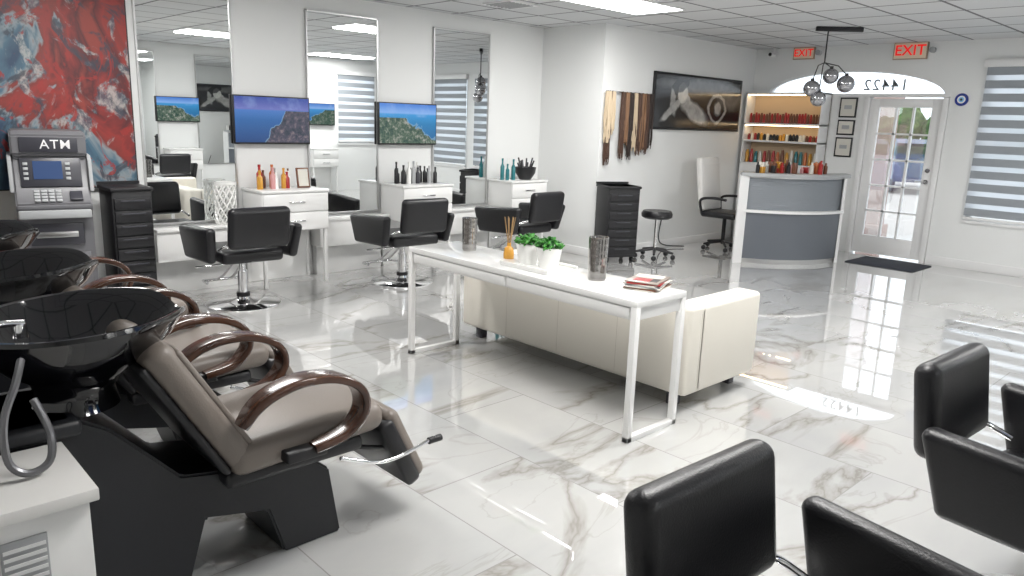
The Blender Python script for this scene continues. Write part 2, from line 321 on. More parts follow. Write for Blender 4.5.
# ---------------- ceiling light panels ----------------
def panel(x,y,sx,sy,p):
    g=G('ceiling_light_panel',(x,y,CH)); g.box((-sx/2-.02,-sy/2-.02,-.012),(sx/2+.02,sy/2+.02,0),TRIM); g.box((-sx/2,-sy/2,-.016),(sx/2,sy/2,-.008),LAMP); ob=g.done()
    l=bpy.data.lights.new('panel_lamp','AREA'); l.shape='RECTANGLE'; l.size=sx; l.size_y=sy; l.energy=p; l.color=(1,.98,.95)
    lo=bpy.data.objects.new('panel_lamp',l); lo.location=(0,0,-.03); lo.parent=ob; bpy.context.collection.objects.link(lo)
for x,y in [(-4.80,5.92),(-5.0,1.7),(-1.5,2.4),(-2.0,4.9),(-.3,8.0)]: panel(x,y,.56,1.16,60)
g=G('ceiling_vent',(-5.75,5.35,CH)); g.box((-.2,-.2,-.012),(.2,.2,0),TRIM)
for k in range(7): g.box((-.17,-.17+k*.05,-.018),(.17,-.15+k*.05,-.01),GREYL)
g.done()
# ---------------- facade: door, transom, windows ----------------
g=G('window_1') # arched transom
g.prism([(-5.60,2.12)]+[(x,z-.0) for x,z in arch[1:-1]]+[(-3.26,2.12)],YF+.07,YF+.08,GLASS,'xz')
pts=[(x,YF+.04,z-.01) for x,z in arch]; g.tube(pts,.022,TRIM,8,False)
g.box((-5.6,YF-.005,2.06),(-3.2,YF+.10,2.09),TRIM)
# street number lettered on the outside of the glass, so it reads reversed from inside
g.text('14422',.20,basis((-1,0,0),(0,0,1),(0,1,0),(-4.00,YF+.045,2.205)),mat('number_vinyl',(.16,.18,.20),.5),.002,1.15,.004)
g.done()
g=G('door_1')
x0,x1=-4.16,-3.26
g.box((x0-.055,YF-.02,0),(x0+.01,YF+.12,2.055),TRIM,.004); g.box((x1-.01,YF-.02,0),(x1+.055,YF+.12,2.055),TRIM,.004)
y0,y1=YF+.02,YF+.065
g.box((x0+.015,y0,.02),(x0+.135,y1,2.04),TRIM,.003); g.box((x1-.135,y0,.02),(x1-.015,y1,2.04),TRIM,.003)
g.box((x0+.13,y0,1.93),(x1-.13,y1,2.04),TRIM,.003); g.box((x0+.13,y0,.02),(x1-.13,y1,.26),TRIM,.003)
for k in (1,2): xx=x0+.135+k*(x1-x0-.27)/3; g.box((xx-.012,y0,.25),(xx+.012,y1,1.94),TRIM)
for k in range(1,5): zz=.26+k*1.67/5; g.box((x0+.13,y0,zz-.012),(x1-.13,y1,zz+.012),TRIM)
g.box((x0+.13,y0+.02,.25),(x1-.13,y0+.026,1.94),GLASS)
g.cyl((x1-.075,y0-.03,1.02),.028,.035,CHROME,axis='y'); g.tube([(x1-.075,y0-.035,1.02),(x1-.075,y0-.06,1.02),(x1-.19,y0-.06,1.02)],.010,CHROME,8,False)
g.cyl((x1-.075,y0-.015,1.16),.028,.02,CHROME,axis='y'); g.done()
def blind(name,along,a0,a1,pos,zb=.61):
    g=G(name)
    def bx(a,b,d0,d1,z0,z1,m,bv=0):
        if along=='x': g.box((a,pos-d1,z0),(b,pos-d0,z1),m,bv)
        else: g.box((pos-d1,a,z0),(pos-d0,b,z1),m,bv)
    bx(a0-.03,a1+.03,0.005,.075,2.40,2.49,TRIM,.01)
    z=2.40; k=0
    while z>zb+.05:
        h=.092 if k%2==0 else .058
        bx(a0,a1,.03,.034,max(z-h,zb+.03),z,BLINDO if k%2==0 else SHEER); z-=h; k+=1
    bx(a0,a1,.02,.045,zb,zb+.035,TRIM,.005); return g.done()
def window(name,along,a0,a1,pos,zb=.6):
    g=G(name)
    def bx(a,b,z0,z1,d0=.04,d1=.10,m=TRIM):
        if along=='x': g.box((a,pos+d0,z0),(b,pos+d1,z1),m)
        else: g.box((pos+d0,a,z0),(pos+d1,b,z1),m)
    bx(a0,a0+.04,zb,2.42); bx(a1-.04,a1,zb,2.42); bx(a0,a1,zb,zb+.04); bx(a0,a1,2.38,2.42); bx(a0,a1,1.6,1.63); bx(a0+.04,a1-.04,zb+.04,2.38,.065,.07,GLASS)
    bx(a0-.03,a1+.03,zb-.03,zb,-.03,.04)
    return g.done()
window('window_2','x',-2.82,-1.6,YF); blind('zebra_blind','x',-2.84,-1.58,YF)
window('window_3','x',-1.3,-.25,YF); blind('zebra_blind','x',-1.32,-.23,YF)
window('window_4','y',8.45,9.3,XR,1.0); blind('zebra_blind','y',8.43,9.32,XR,1.02)
# ---------------- exterior ----------------
simple('street_pavement',(-60,YF+.16,-.2),(30,80,-.05),PAVE)
g=G('porch_column',(-4.66,12.3,-.05)); g.box((-.14,-.14,0),(.14,.14,2.15),COLM,.01); g.box((-.19,-.19,0),(.19,.19,.25),COLM,.01); g.box((-.18,-.18,2.1),(.18,.18,2.2),COLM,.01); g.done()
g=G('car',(-8.35,24.5,-.05),math.radians(-60))
g.prism([(-2.2,.35),(-2.2,.85),(-1.9,1.0),(-1.2,1.05),(-.6,1.5),(.8,1.52),(1.5,1.08),(2.1,.95),(2.25,.6),(2.2,.35)],-.88,.88,CARB,'xz',.06)
g.prism([(-1.15,1.05),(-.6,1.44),(.75,1.46),(1.35,1.08)],-.9,.9,CARG,'xz'); g.box((1.2,-.7,1.05),(1.45,.7,1.4),CARG)
for x in (-1.4,1.4):
    for y in (-.9,.7): g.cyl((x,y,.33),.33,.2,BLKP,axis='y'); g.cyl((x,y-.01,.33),.18,.22,CHROME,axis='y')
g.done()
g=G('roadside_trees',(0,0,-.05))
for k in range(40):
    x=-45+k*1.6+random.uniform(-.5,.5); y=46+random.uniform(-3,3); r=random.uniform(1.0,1.4)
    bm=bmesh.new(); bmesh.ops.create_icosphere(bm,subdivisions=3,radius=r)
    for v in bm.verts: v.co*=1+random.uniform(-.13,.13)
    bm.transform(T((x,y,random.uniform(1.7,2.3)))); g.add(bm,FOL)
    if k%3==0: g.cyl((x,y-2,0),.18,2,COLM)
g.box((-45,42,0),(20,43,1.2),FOL,.2); g.done()
# ---------------- stations ----------------
def wall_mirror(side,y0,y1,x,z0=.60,z1=2.56):
    s=1 if side=='L' else -1
    g=G('wall_mirror',(x,(y0+y1)/2,0)); w=(y1-y0)/2
    def b(a0,a1,ya,yb,za,zb,m,bv=0):
        lo,hi=sorted((s*a0,s*a1)); g.box((lo,ya,za),(hi,yb,zb),m,bv)
    b(.002,.02,-w,w,z0,z1,STEEL); b(.02,.0215,-w+.014,w-.014,z0+.014,z1-.014,MIRROR)
    for ya,yb,za,zb in ((-w,-w+.014,z0,z1),(w-.014,w,z0,z1),(-w,w,z0,z0+.014),(-w,w,z1-.014,z1)): b(.018,.03,ya,yb,za,zb,STEEL)
    g.done()
for a,b in [(2.16,2.97),(3.70,4.51),(5.23,6.05)]: wall_mirror('L',a,b,XL)
def tv(y,z,x,m,s=1,w=.76,h=.44):
    g=G('wall_tv',(x,y,z)); lo,hi=sorted((s*.03,s*.065)); g.box((lo,-w/2,-h/2),(hi,w/2,h/2),BLKP,.006)
    lo,hi=sorted((s*.065,s*.067)); g.box((lo,-w/2+.012,-h/2+.016),(hi,w/2-.012,h/2-.012),m)
    lo,hi=sorted((0,s*.03)); g.box((lo,-.1,-.1),(hi,.1,.1),BLKP); g.done()
tv(3.32,1.52,XL,TV1); tv(4.87,1.52,XL,TV2)
def counter(y0,y1,x,s=1,d=.45):
    g=G('styling_counter',(x,(y0+y1)/2,0)); w=(y1-y0)/2
    def b(a0,a1,ya,yb,za,zb,m,bv=.004):
        lo,hi=sorted((s*a0,s*a1)); g.box((lo,ya,za),(hi,yb,zb),m,bv)
    b(.02,d-.02,-w+.01,w-.01,.52,.875,WHITEG); b(.02,d,-w,w,.875,.90,WHITEG)
    b(d-.02,d-.003,-w+.015,w-.015,.70,.868,WHITEG,.005); b(d-.02,d-.003,-w+.015,w-.015,.527,.692,WHITEG,.005)
    for z in (.79,.615): b(d-.003,d+.012,-.08,.08,z-.006,z+.006,CHROME,.003)
    for yy in (-w+.03,w-.03):
        b(d-.06,d-.03,yy-.015,yy+.015,0,.52,WHITEG,.002); b(.03,.06,yy-.015,yy+.015,0,.52,WHITEG,.002)
    b(.02,.05,-w+.02,w-.02,.0,.5,WHITEG); g.done()
for a,b in [(3.0,3.68),(4.53,5.20),(6.07,6.68)]: counter(a,b,XL)
for a,b in [(2.16,2.97),(3.70,4.51),(5.23,6.05)]:
    g=G('mirror_ledge'); g.box((XL+.016,a,.30),(XL+.22,b,.56),WHITEG,.004); g.box((XL+.016,a,.56),(XL+.24,b,.585),WHITEG,.004); g.box((XL+.016,a+.02,0),(XL+.10,b-.02,.30),WHITEG,.004); g.done()
for a,b in [(1.0,1.8),(2.45,3.25),(4.0,4.8),(5.5,6.3)]: wall_mirror('R',a,b,XR)
for y,m in [(2.12,TV1),(3.62,TV3),(5.15,TV2),(6.7,TV3),(7.95,TV3)]: tv(y,1.58,XR,m,-1)
for a,b in [(3.3,3.95),(4.85,5.45),(6.4,7.0),(7.65,8.25)]: counter(a,b,XR,-1,.35)
# ---------------- styling chairs ----------------
def styling_chair(x,y,rz):
    g=G('styling_chair',(x,y,0),math.radians(rz))
    g.lathe([(0,.0),(.30,.0),(.305,.012),(.29,.022),(.12,.035),(.06,.05),(.05,.09),(0,.09)],CHROME,seg=48)
    g.cyl((0,0,.05),.042,.24,CHROME,bev=.004); g.cyl((0,0,.28),.028,.12,CHROME); g.cyl((0,0,.07),.055,.035,BLKP)
    g.box((-.14,-.12,.375),(.14,.12,.40),BLKP,.01)
    g.tube([(0,.04,.36),(.02,.2,.35),(.06,.36,.34)],.008,CHROME,8)
    g.box((-.27,-.255,.395),(.29,.255,.50),BLKL,.035,4)
    g.box((-.045,-.25,-.165),(.045,.25,.165),BLKL,.042,5,M=T((-.385,0,.70))@RY(-8))
    def armshape(c):
        x_,y_,z_=c; t=(x_+.32)/.66
        z2=z_-.045*t+(.02*t if z_<.5 else 0)
        return (x_+(-.03 if z_>.57 and x_<0 else 0)+(-.05 if z_<.5 and x_>.1 else 0)+(.03 if z_<.5 and x_<-.1 else 0),y_,z2)
    for s in (-1,1):
        g.box((-.31,-.038,.42),(.34,.038,.71),BLKL,.034,6,M=T((0,s*.30,0))@RX(-s*5),fn=armshape)
        g.tube([(-.36,s*.17,.58),(-.34,s*.25,.56),(-.26,s*.285,.52)],.011,CHROME,8)
    g.tube([(.10,-.04,.34),(.30,-.05,.20),(.44,-.06,.14)],.012,CHROME,8); g.tube([(.10,.04,.34),(.30,.05,.20),(.44,.06,.14)],.012,CHROME,8)
    g.tube([(.36,-.17,.13),(.47,-.17,.13),(.47,.17,.13),(.36,.17,.13)],.013,CHROME,8,False)
    g.done(60)
styling_chair(-6.03,2.63,178); styling_chair(-5.99,4.23,177); styling_chair(-5.97,5.80,183)
styling_chair(-.415,1.385,-3); styling_chair(-.34,2.84,-3); styling_chair(-.30,4.6,0)
# ---------------- console table ----------------
g=G('console_table',(-3.115,3.14,0)); hx,hy=.955,.215
g.box((-hx,-hy,.715),(hx,hy,.75),WHITEG,.004); g.box((-hx+.015,-hy+.015,.645),(hx-.015,hy-.015,.715),WHITEG,.003)
g.box((-hx+.05,-hy+.005,.655),(-.01,-hy+.02,.708),WHITEG,.003); g.box((.01,-hy+.005,.655),(hx-.05,-hy+.02,.708),WHITEG,.003)
for sx in (-1,1):
    for sy in (-1,1): g.box((sx*(hx-.018)-.018,sy*(hy-.018)-.018,0),(sx*(hx-.018)+.018,sy*(hy-.018)+.018,.72),WHITEG,.003)
    g.box((sx*(hx-.018)-.018,-hy,0),(sx*(hx-.018)+.018,hy,.03),WHITEG,.003)
g.done()
# ---------------- sofa ----------------
g=G('leather_sofa',(-3.21,3.90,0)); hx,hy=.99,.39
g.box((-hx,-hy,.09),(hx,-hy+.17,.62),CREAM,.03,3); g.box((hx-.17,-hy+.1,.09),(hx,hy,.615),CREAM,.03,3); g.box((-hx,-hy+.1,.09),(-hx+.17,hy,.615),CREAM,.03,3)
g.box((-hx+.15,-hy+.1,.10),(hx-.15,hy-.01,.30),CREAM,.02,3)
for k in range(2):
    a=-hx+.17+k*.82; g.box((a,-hy+.16,.29),(a+.82,hy,.43),CREAM,.04,4)
for k in range(1,4): g.box((-hx+k*.49-.0015,-hy-.001,.12),(-hx+k*.49+.0015,-hy+.004,.60),SEAM)
g.box((hx-.004,-hy+.115,.12),(hx+.001,-hy+.118,.59),SEAM)
for sx in (-.86,.86):
    for sy in (-.3,.3): g.box((sx-.03,sy-.03,0),(sx+.03,sy+.03,.095),GREYD,.005)
g.done()
# ---------------- items on table ----------------
VM=mat('vase_metal',(.36,.35,.34),.12,.9)
def vase(x,y,r,h):
    g=G('silver_vase',(x,y,.75)); p=[(0,0),(r*.85,0),(r*.86,.01)]
    for k in range(1,24): z=h*k/24; p.append((r*(.90+.09*k/24+.006*math.sin(k*1.57)),z))
    p+=[(r,h),(r*.92,h),(r*.85,h*.9),(r*.75,.02),(0,.02)]
    g.lathe(p,VM); g.done()
vase(-3.74,3.18,.052,.215); vase(-2.63,3.17,.056,.24)
g=G('reed_diffuser',(-3.38,3.20,.75)); g.lathe([(0,0),(.032,0),(.034,.03),(.027,.065),(.013,.08),(.013,.10),(.009,.10),(0,.09)],GOLD)
for k in range(7): a=k*.9; g.tube([(0,0,.05),(.035*math.cos(a),.035*math.sin(a),.26)],.0028,REED,6,False)
g.done()
g=G('potted_plants',(-3.06,3.14,.75)); g.box((-.2,-.13,0),(.2,.13,.012),PORC,.005); g.box((-.2,-.13,.01),(.2,-.12,.028),PORC,.003); g.box((-.2,.12,.01),(.2,.13,.028),PORC,.003)
for cx in (-.085,.085):
    g.lathe([(0,.012),(.055,.012),(.075,.12),(.078,.135),(.07,.135),(.066,.11),(0,.11)],PORC,c=(cx,0,0))
    for k in range(150):
        a=random.uniform(0,6.28); rr=.082*math.sqrt(random.random()); z=.135+random.uniform(0,.06)*(1-(rr/.1)**2)+.0
        bm=bmesh.new(); bmesh.ops.create_uvsphere(bm,u_segments=6,v_segments=4,radius=.014)
        bm.transform(T((cx+rr*math.cos(a),rr*math.sin(a),z))@Matrix.Rotation(a,4,'Z')@RX(random.uniform(-50,50))@RY(random.uniform(-50,50))@Matrix.Diagonal((1.1,.7,.25,1))); g.add(bm,random.choice([LEAF,LEAF,LEAF2]))
g.done()
g=G('magazine_stack',(-2.34,3.25,.75),math.radians(20))
COVER=mat('cover_print',(.30,.25,.22),.3)
for k,m in enumerate([PAPER,BROWN,PAPER,GREYL,PAPER,RED,COVER]): g.box((-.09,-.12,k*.007),(.09,.12,k*.007+.006),m,.001,M=RZ(random.uniform(-9,9)))
g.box((-.08,.02,.0482),(.07,.10,.0490),PAPER); g.box((-.06,-.09,.0482),(.03,-.01,.0490),RED); g.box((.03,-.08,.0482),(.07,0,.0490),BLKP); g.done()
# ---------------- shampoo units ----------------
def shampoo(x):
    g=G('shampoo_basin_chair',(x,0,0))
    prof=[(.16,0),(.16,.70),(.50,.70),(.60,.64),(.80,.42),(1.28,.33),(1.34,.28),(1.385,0),(1.15,0),(1.09,.19),(.87,.24),(.80,0)]
    g.prism(prof,-.17,.17,BLKM,'yz',.008,2)
    g.box((-.20,.16,.65),(.20,.52,.70),BLKM,.015)
    def tilt(c):
        x_,y_,z_=c; z2=z_+ (0.10*y_/.33 if z_>.06 else 0)*min(1,(z_/.28))*.2
        n=math.exp(-((x_/.10)**2))*(1 if y_>0 else 0)
        z2-=n*.05*max(0,z_/.28)
        return (x_,y_+z_*.1,z2)
    g.lathe([(0,-.03),(.13,-.03),(.12,-.005),(.11,.03),(.13,.07),(.20,.115),(.27,.185),(.30,.235),(.312,.252),(.308,.265),(.29,.263),(.265,.225),(.20,.15),(.13,.095),(.04,.08),(0,.08)],BLKG,c=(0,.55,.71),sx=.98,sy=1.0,seg=48,fn=tilt)
    g.cyl((0,.555,.788),.022,.012,CHROME)
    g.cyl((-.12,.31,.92),.024,.045,CHROME,bev=.004); g.tube([(-.12,.31,.96),(-.12,.32,.995),(-.10,.38,1.005)],.007,CHROME); g.sph((-.12,.31,.97),.02,CHROME,sub=2)
    g.cyl((.10,.31,.92),.020,.035,CHROME); g.tube([(.10,.31,.95),(.10,.35,.99),(.09,.42,.985)],.010,CHROME); g.cyl((.09,.41,.945),.020,.04,CHROME,r2=.015)
    B=T((0,.855,.655))@RX(31)
    g.box((-.26,-.05,-.27),(.26,.05,.27),TAUPE,.045,4,M=B); g.box((-.245,-.075,-.25),(.245,-.045,.24),BLKP,.02,2,M=B)
    for s in (-1,1): g.box((s*.19-.05,.035,-.24),(s*.19+.05,.062,.22),TAUPE,.025,3,M=B)
    g.box((-.27,.93,.40),(.27,1.54,.52),TAUPE,.055,4,M=T((0,1.23,.46))@RX(3)@T((0,-1.23,-.46)))
    g.box((-.24,.92,.35),(.24,1.45,.41),BLKP,.02)
    L=T((0,1.62,.33))@RX(26)
    g.box((-.25,-.02,-.20),(.25,.05,.15),TAUPE,.035,4,M=L); g.box((-.262,-.06,-.195),(.262,.01,.13),BLKP,.02,2,M=L)
    g.tube([(.18,1.35,.38),(.2,1.5,.33),(.2,1.62,.30)],.01,BLKP,8)
    g.tube([(.27,1.33,.36),(.29,1.52,.30),(.32,1.73,.35)],.008,CHROME,8); g.cyl((.318,1.70,.342),.014,.06,BLKP,axis='y')
    path=[(.945,.60),(.99,.655),(1.06,.695),(1.16,.715),(1.28,.70),(1.375,.645),(1.395,.56),(1.33,.485),(1.20,.455)]
    for s in (-1,1): g.tube([(s*.31,a,b) for a,b in path],.03,WOOD,16,True,flat=(.05,.016)); g.box((s*.27-.03,1.1,.42),(s*.27+.05,1.25,.46),BLKP,.005)
    g.done(50)
for x in (-2.54,-3.50,-4.52): shampoo(x)
g=G('shower_hose',(0,0,0)); g.tube([(-2.25,.37,.935),(-2.17,.34,.90),(-2.13,.30,.82),(-2.13,.30,.71),(-2.12,.34,.672),(-2.13,.39,.69),(-2.15,.40,.76),(-2.2,.38,.84)],.010,HOSE,8); g.done()
g=G('side_cabinet'); g.box((-2.32,-.5,0),(-1.985,.44,.62),WHITEG,.004); g.box((-2.33,-.52,.62),(-1.965,.46,.655),mat('cabinet_top',(.74,.73,.71),.2),.005)
g.box((-1.985,.24,.28),(-1.978,.34,.57),GREYL,.002)
for k in range(13): g.box((-1.980,.245,.29+k*.021),(-1.975,.335,.299+k*.021),TRIM)
g.done()
# ---------------- ATM ----------------
g=G('atm_machine',(-6.58,1.40,0),math.radians(-10))
g.prism([(-.16,0),(.43,0),(.43,.80),(.48,.86),(.48,.90),(.36,1.0),(.30,1.22),(.34,1.24),(.34,1.375),(.30,1.41),(-.16,1.41)],-.235,.235,GREYP,'xz',.012,2)
for s in (-1,1): g.prism([(-.1,.98),(.40,.98),(.36,1.2),(.30,1.24),(-.1,1.24)],s*.247-.012,s*.247+.012,GREYL,'xz',.004)
g.box((.34,-.18,1.26),(.352,.18,1.365),GREYD,.004); g.text('ATM',.09,basis((0,1,0),(0,0,1),(1,0,0),(.353,.04,1.313)),TRIM,.001,1.1,.003)
S=T((.335,0,1.11))@RY(-14)
g.box((-.02,-.19,-.10),(.012,.19,.11),GREYD,.006,M=S); g.box((.01,-.11,-.045),(.016,.07,.085),mat('atm_screen',(.02,.03,.06),.15,emit=(.04,.08,.2),es=.7),M=S)
for k in range(4): g.box((.01,.09,-.05+k*.035),(.02,.12,-.03+k*.035),GREYL,.002,M=S); g.box((.01,-.17,-.05+k*.035),(.02,-.14,-.03+k*.035),GREYL,.002,M=S)
K=T((.425,-.02,.952))@RY(-54)
for r in range(4):
    for c in range(4): g.box((-.0,-.10+c*.045,-.06+r*.032),(.012,-.065+c*.045,-.036+r*.032),GREYL,.003,M=K)
g.box((.0,.12,-.05),(.015,.2,.04),GREYD,.003,M=K)
g.box((.43,-.17,.60),(.45,.17,.76),GREYD,.01); g.box((.445,-.13,.66),(.47,.13,.70),STEEL,.004); g.box((.43,-.20,.12),(.438,.20,.54),GREYP,.004); g.cyl((.435,.16,.4),.018,.015,CHROME,axis='x')
g.box((.47,-.225,.80),(.50,.225,.86),GREYL,.01); g.done()
# ---------------- trolleys ----------------
def trolley(x,y,rz,h,n=6,w=.17,d=.2):
    g=G('black_salon_trolley',(x,y,0),math.radians(rz))
    g.box((-w,-d,.07),(w,d,h),BLKP,.012)
    st=(h-.17)/n
    for k in range(n):
        z=.10+k*st; g.box((w-.004,-d+.015,z),(w+.018,d-.015,z+st-.012),BLKP,.006); g.box((w+.014,-.09,z+st-.04),(w+.03,.09,z+st-.028),GREYD,.003)
    g.box((-w-.01,-d-.01,h-.03),(w+.02,d+.01,h),BLKP,.01); g.box((-w-.01,-d-.01,h),(-w+.01,d+.01,h+.025),BLKP)
    for sx in (-1,1):
        for sy in (-1,1): g.cyl((sx*(w-.04),sy*(d-.04)-.012,.035),.035,.024,BLKP,axis='y'); g.box((sx*(w-.04)-.01,sy*(d-.04)-.01,.04),(sx*(w-.04)+.01,sy*(d-.04)+.01,.075),BLKP)
    g.done()
trolley(-6.50,1.90,0,.98,8,.16,.15); trolley(-5.56,7.00,-25,.90,7)
g=G('white_lattice_vase',(-6.71,2.80,.585)); g.cyl((0,0,0),.085,.02,PORC)
for k in range(10):
    a=k*math.pi/5
    for s in (-1,1): g.tube([(.088*math.cos(a+s*t*2.2),.088*math.sin(a+s*t*2.2),.01+t*.36) for t in [j/16 for j in range(17)]],.008,PORC,6,False)
g.lathe([(.08,0),(.098,0),(.098,.025),(.08,.025),(.08,0)],PORC,c=(0,0,.36)); g.done()
# ---------------- stool, office chair ----------------
def star(g,r,m,n=5,z=.09):
    for k in range(n):
        a=2*math.pi*k/n+.3; c,s=math.cos(a),math.sin(a)
        g.tube([(0,0,z+.03),(r*c,r*s,z-.01)],.022,m,8,False,r2=.014); g.sph((r*c,r*s,.032),.032,BLKP,sub=2)
g=G('rolling_stool',(-5.40,7.58,0)); star(g,.24,BLKP); g.cyl((0,0,.08),.022,.42,CHROME); g.lathe([(0,.49),(.15,.49),(.185,.51),(.19,.55),(.17,.585),(0,.59)],BLKL); g.done()
g=G('office_chair',(-5.27,8.93,0),math.radians(5)); star(g,.27,BLKP); g.cyl((0,0,.08),.025,.36,BLKP)
g.box((-.24,-.25,.44),(.25,.25,.52),BLKL,.035,4)
WL=mat('white_leather',(.74,.73,.71),.4)
g.box((-.05,-.26,-.35),(.04,.26,.35),WL,.035,3,M=T((-.27,0,.86))@RY(-8)); g.box((-.03,-.22,-.30),(.0,.22,.26),WL,.02,2,M=T((-.222,0,.86))@RY(-8))
for s in (-1,1): g.tube([(-.2,s*.27,.48),(-.22,s*.30,.66),(-.05,s*.30,.70),(.14,s*.30,.69)],.018,BLKP,8)
g.done()
# ---------------- reception desk ----------------
g=G('reception_desk')
P1=Vector((-4.64,8.24)); P2=Vector((-3.92,9.37)); d=(P2-P1); nrm=Vector((d.y,-d.x)).normalized(); bk=Vector((-.52,.855))
def arc(off,bul,n=20,a=0,b=1):
    o=[]
    for k in range(n+1):
        t=a+(b-a)*k/n; p=P1+d*t+nrm*(bul*4*t*(1-t)+off); o.append((p.x,p.y))
    return o
def slab(off,back,z0,z1,m,bul=.20,a=0,b=1):
    f=arc(off,bul,20,a,b); r=[(x+bk.x*back,y+bk.y*back) for x,y in arc(0,bul*.7,20,a,b)[::-1]]; g.prism(f+r,z0,z1,m,'xy')
slab(0,.10,.06,.62,RIB2); slab(-.02,.10,0,.06,STEEL); slab(.04,.4,.62,.65,TRIM); slab(-.03,.08,.65,1.03,RIB,.17); slab(.05,.30,1.05,1.09,GREYL,.20,a=-.04,b=1.04); slab(-.02,.1,1.03,1.05,STEEL,.17)
def sidepanel(t,th,L=.5):
    p=P1+d*t+nrm*.03; q=p+bk*L; e=d.normalized()*th; g.prism([(p.x,p.y),(p.x+e.x,p.y+e.y),(q.x+e.x,q.y+e.y),(q.x,q.y)],0,1.05,TRIM,'xy')
sidepanel(-.06,.12); sidepanel(.97,.04)
g.done()
g=G('desk_product_display')
ms=[BROWN,RED,ORANGE,GOLD,BROWN,PINK,BLKP,PAPER]
for k in range(34):
    t=random.uniform(.06,.78); p=P1+d*t+bk*random.uniform(.0,.2)+nrm*.08; h=random.uniform(.07,.17); r=random.uniform(.018,.032)
    if k%3==0: g.box((p.x-r,p.y-r,1.09),(p.x+r*1.5,p.y+r*1.5,1.09+h*.8),ms[k%8],.003)
    else: g.lathe([(0,0),(r,0),(r,h*.7),(r*.5,h*.8),(r*.5,h),(0,h)],ms[k%8],c=(p.x,p.y,1.09),seg=12)
g.done()
g=G('product_shelf_unit')
x0,x1=-5.80,-4.66; yb=YF-.005; yf=YF-.26
g.box((x0,yb-.015,1.10),(x1,yb,2.10),SHB)
for z in (1.10,1.42,1.66,2.08): g.box((x0,yf,z),(x1,yb,z+.025),TRIM,.002)
for x in (x0,x1-.02): g.box((x,yf,1.10),(x+.02,yb,2.105),TRIM,.002)
g.box((x0+.02,yf+.03,2.065),(x1-.02,yf+.05,2.08),WARM); g.box((x0+.02,yf+.03,1.648),(x1-.02,yf+.045,1.66),WARM); g.box((x0,yf,0),(x1,yb,1.10),TRIM,.003)
g.done()
g=G('shelf_products')
for z,n,hh,msx in ((1.446,22,.10,[BROWN,PAPER,RED,BLKP,GOLD]),(1.686,26,.15,[RED,RED,BROWN,BROWN]),(1.126,16,.2,[BROWN,ORANGE,PAPER,RED,GOLD,TEAL])):
    for k in range(n):
        x=x0+.06+k*(x1-x0-.12)/(n-1); h=hh*random.uniform(.8,1); r=min(.024,.45*(x1-x0-.12)/(n-1))
        g.lathe([(0,0),(r,0),(r,h*.8),(r*.7,h*.86),(r*.7,h),(0,h)],random.choice(msx),c=(x,yf+.09,z),seg=10)
g.done()
for z,h in ((1.92,.26),(1.66,.2),(1.40,.26)):
    g=G('framed_certificate',(-4.42,YF,z))
    g.box((-.115,-.02,-h/2),(.115,-.002,h/2),BLKP,.003); g.box((-.095,-.022,-h/2+.02),(.095,-.019,h/2-.02),PAPER); g.box((-.05,-.0225,-.02),(.05,-.0215,.03),GREYL); g.done()
# ---------------- pendant ----------------
g=G('globe_pendant_lamp',(-3.85,8.50,0))
g.box((-.24,-.025,CH-.05),(.26,.025,CH-.001),BLKP,.005,M=RZ(42))
g.cyl((-.08,-.07,2.33),.008,.36,BLKP)
for dx,dy,z,r in ((-.16,-.14,2.06,.09),(-.02,-.01,2.20,.085),(.11,.10,2.12,.095),(-.08,-.12,1.95,.085)):
    g.tube([(-.08,-.07,2.34),(dx*.6-.03,dy*.6-.03,2.31),(dx,dy,z+r)],.006,BLKP,6,False); g.sph((dx,dy,z),r,SMOKE); g.cyl((dx,dy,z+r-.01),.02,.03,BLKP)
g.done()
# ---------------- signs ----------------
def exit_sign(x,z,w,h,y):
    g=G('exit_sign',(x,y,z)); g.box((-w/2-.012,-.035,-h/2-.012),(w/2+.012,0,h/2+.012),EXF,.004); g.box((-w/2,-.04,-h/2),(w/2,-.03,h/2),EXW,.003); g.text('EXIT',h*.95,basis((1,0,0),(0,0,1),(0,-1,0),(0,-.041,0)),REDL,.001,1.02,.015)
    g.cyl((w/2+.07,-.06,0),.035,.06,GREYL,axis='y'); g.done()
exit_sign(-3.73,2.62,.38,.185,YF); exit_sign(-5.12,2.64,.28,.14,YF)
g=G('evil_eye_ornament',(-3.07,YF,2.03)); g.cyl((0,-.02,0),.075,.02,NAVY,axis='y',bev=.005,seg=32); g.cyl((0,-.024,0),.045,.006,TRIM,axis='y'); g.cyl((0,-.027,0),.030,.005,LBLUE,axis='y'); g.cyl((0,-.029,0),.014,.004,BLKP,axis='y'); g.done()
g=G('security_camera',(-5.55,YF,CH-.08)); g.cyl((0,-.03,0),.04,.03,TRIM,axis='y'); g.box((-.015,-.08,-.015),(.015,-.02,.08),TRIM); g.cyl((0,-.16,-.01),.032,.11,TRIM,axis='y',bev=.006); g.cyl((0,-.165,-.01),.024,.01,BLKP,axis='y'); g.done()
simple('door_mat',(-3.86,9.5,0),(-3.05,10.15,.012),RUBBER,.004)
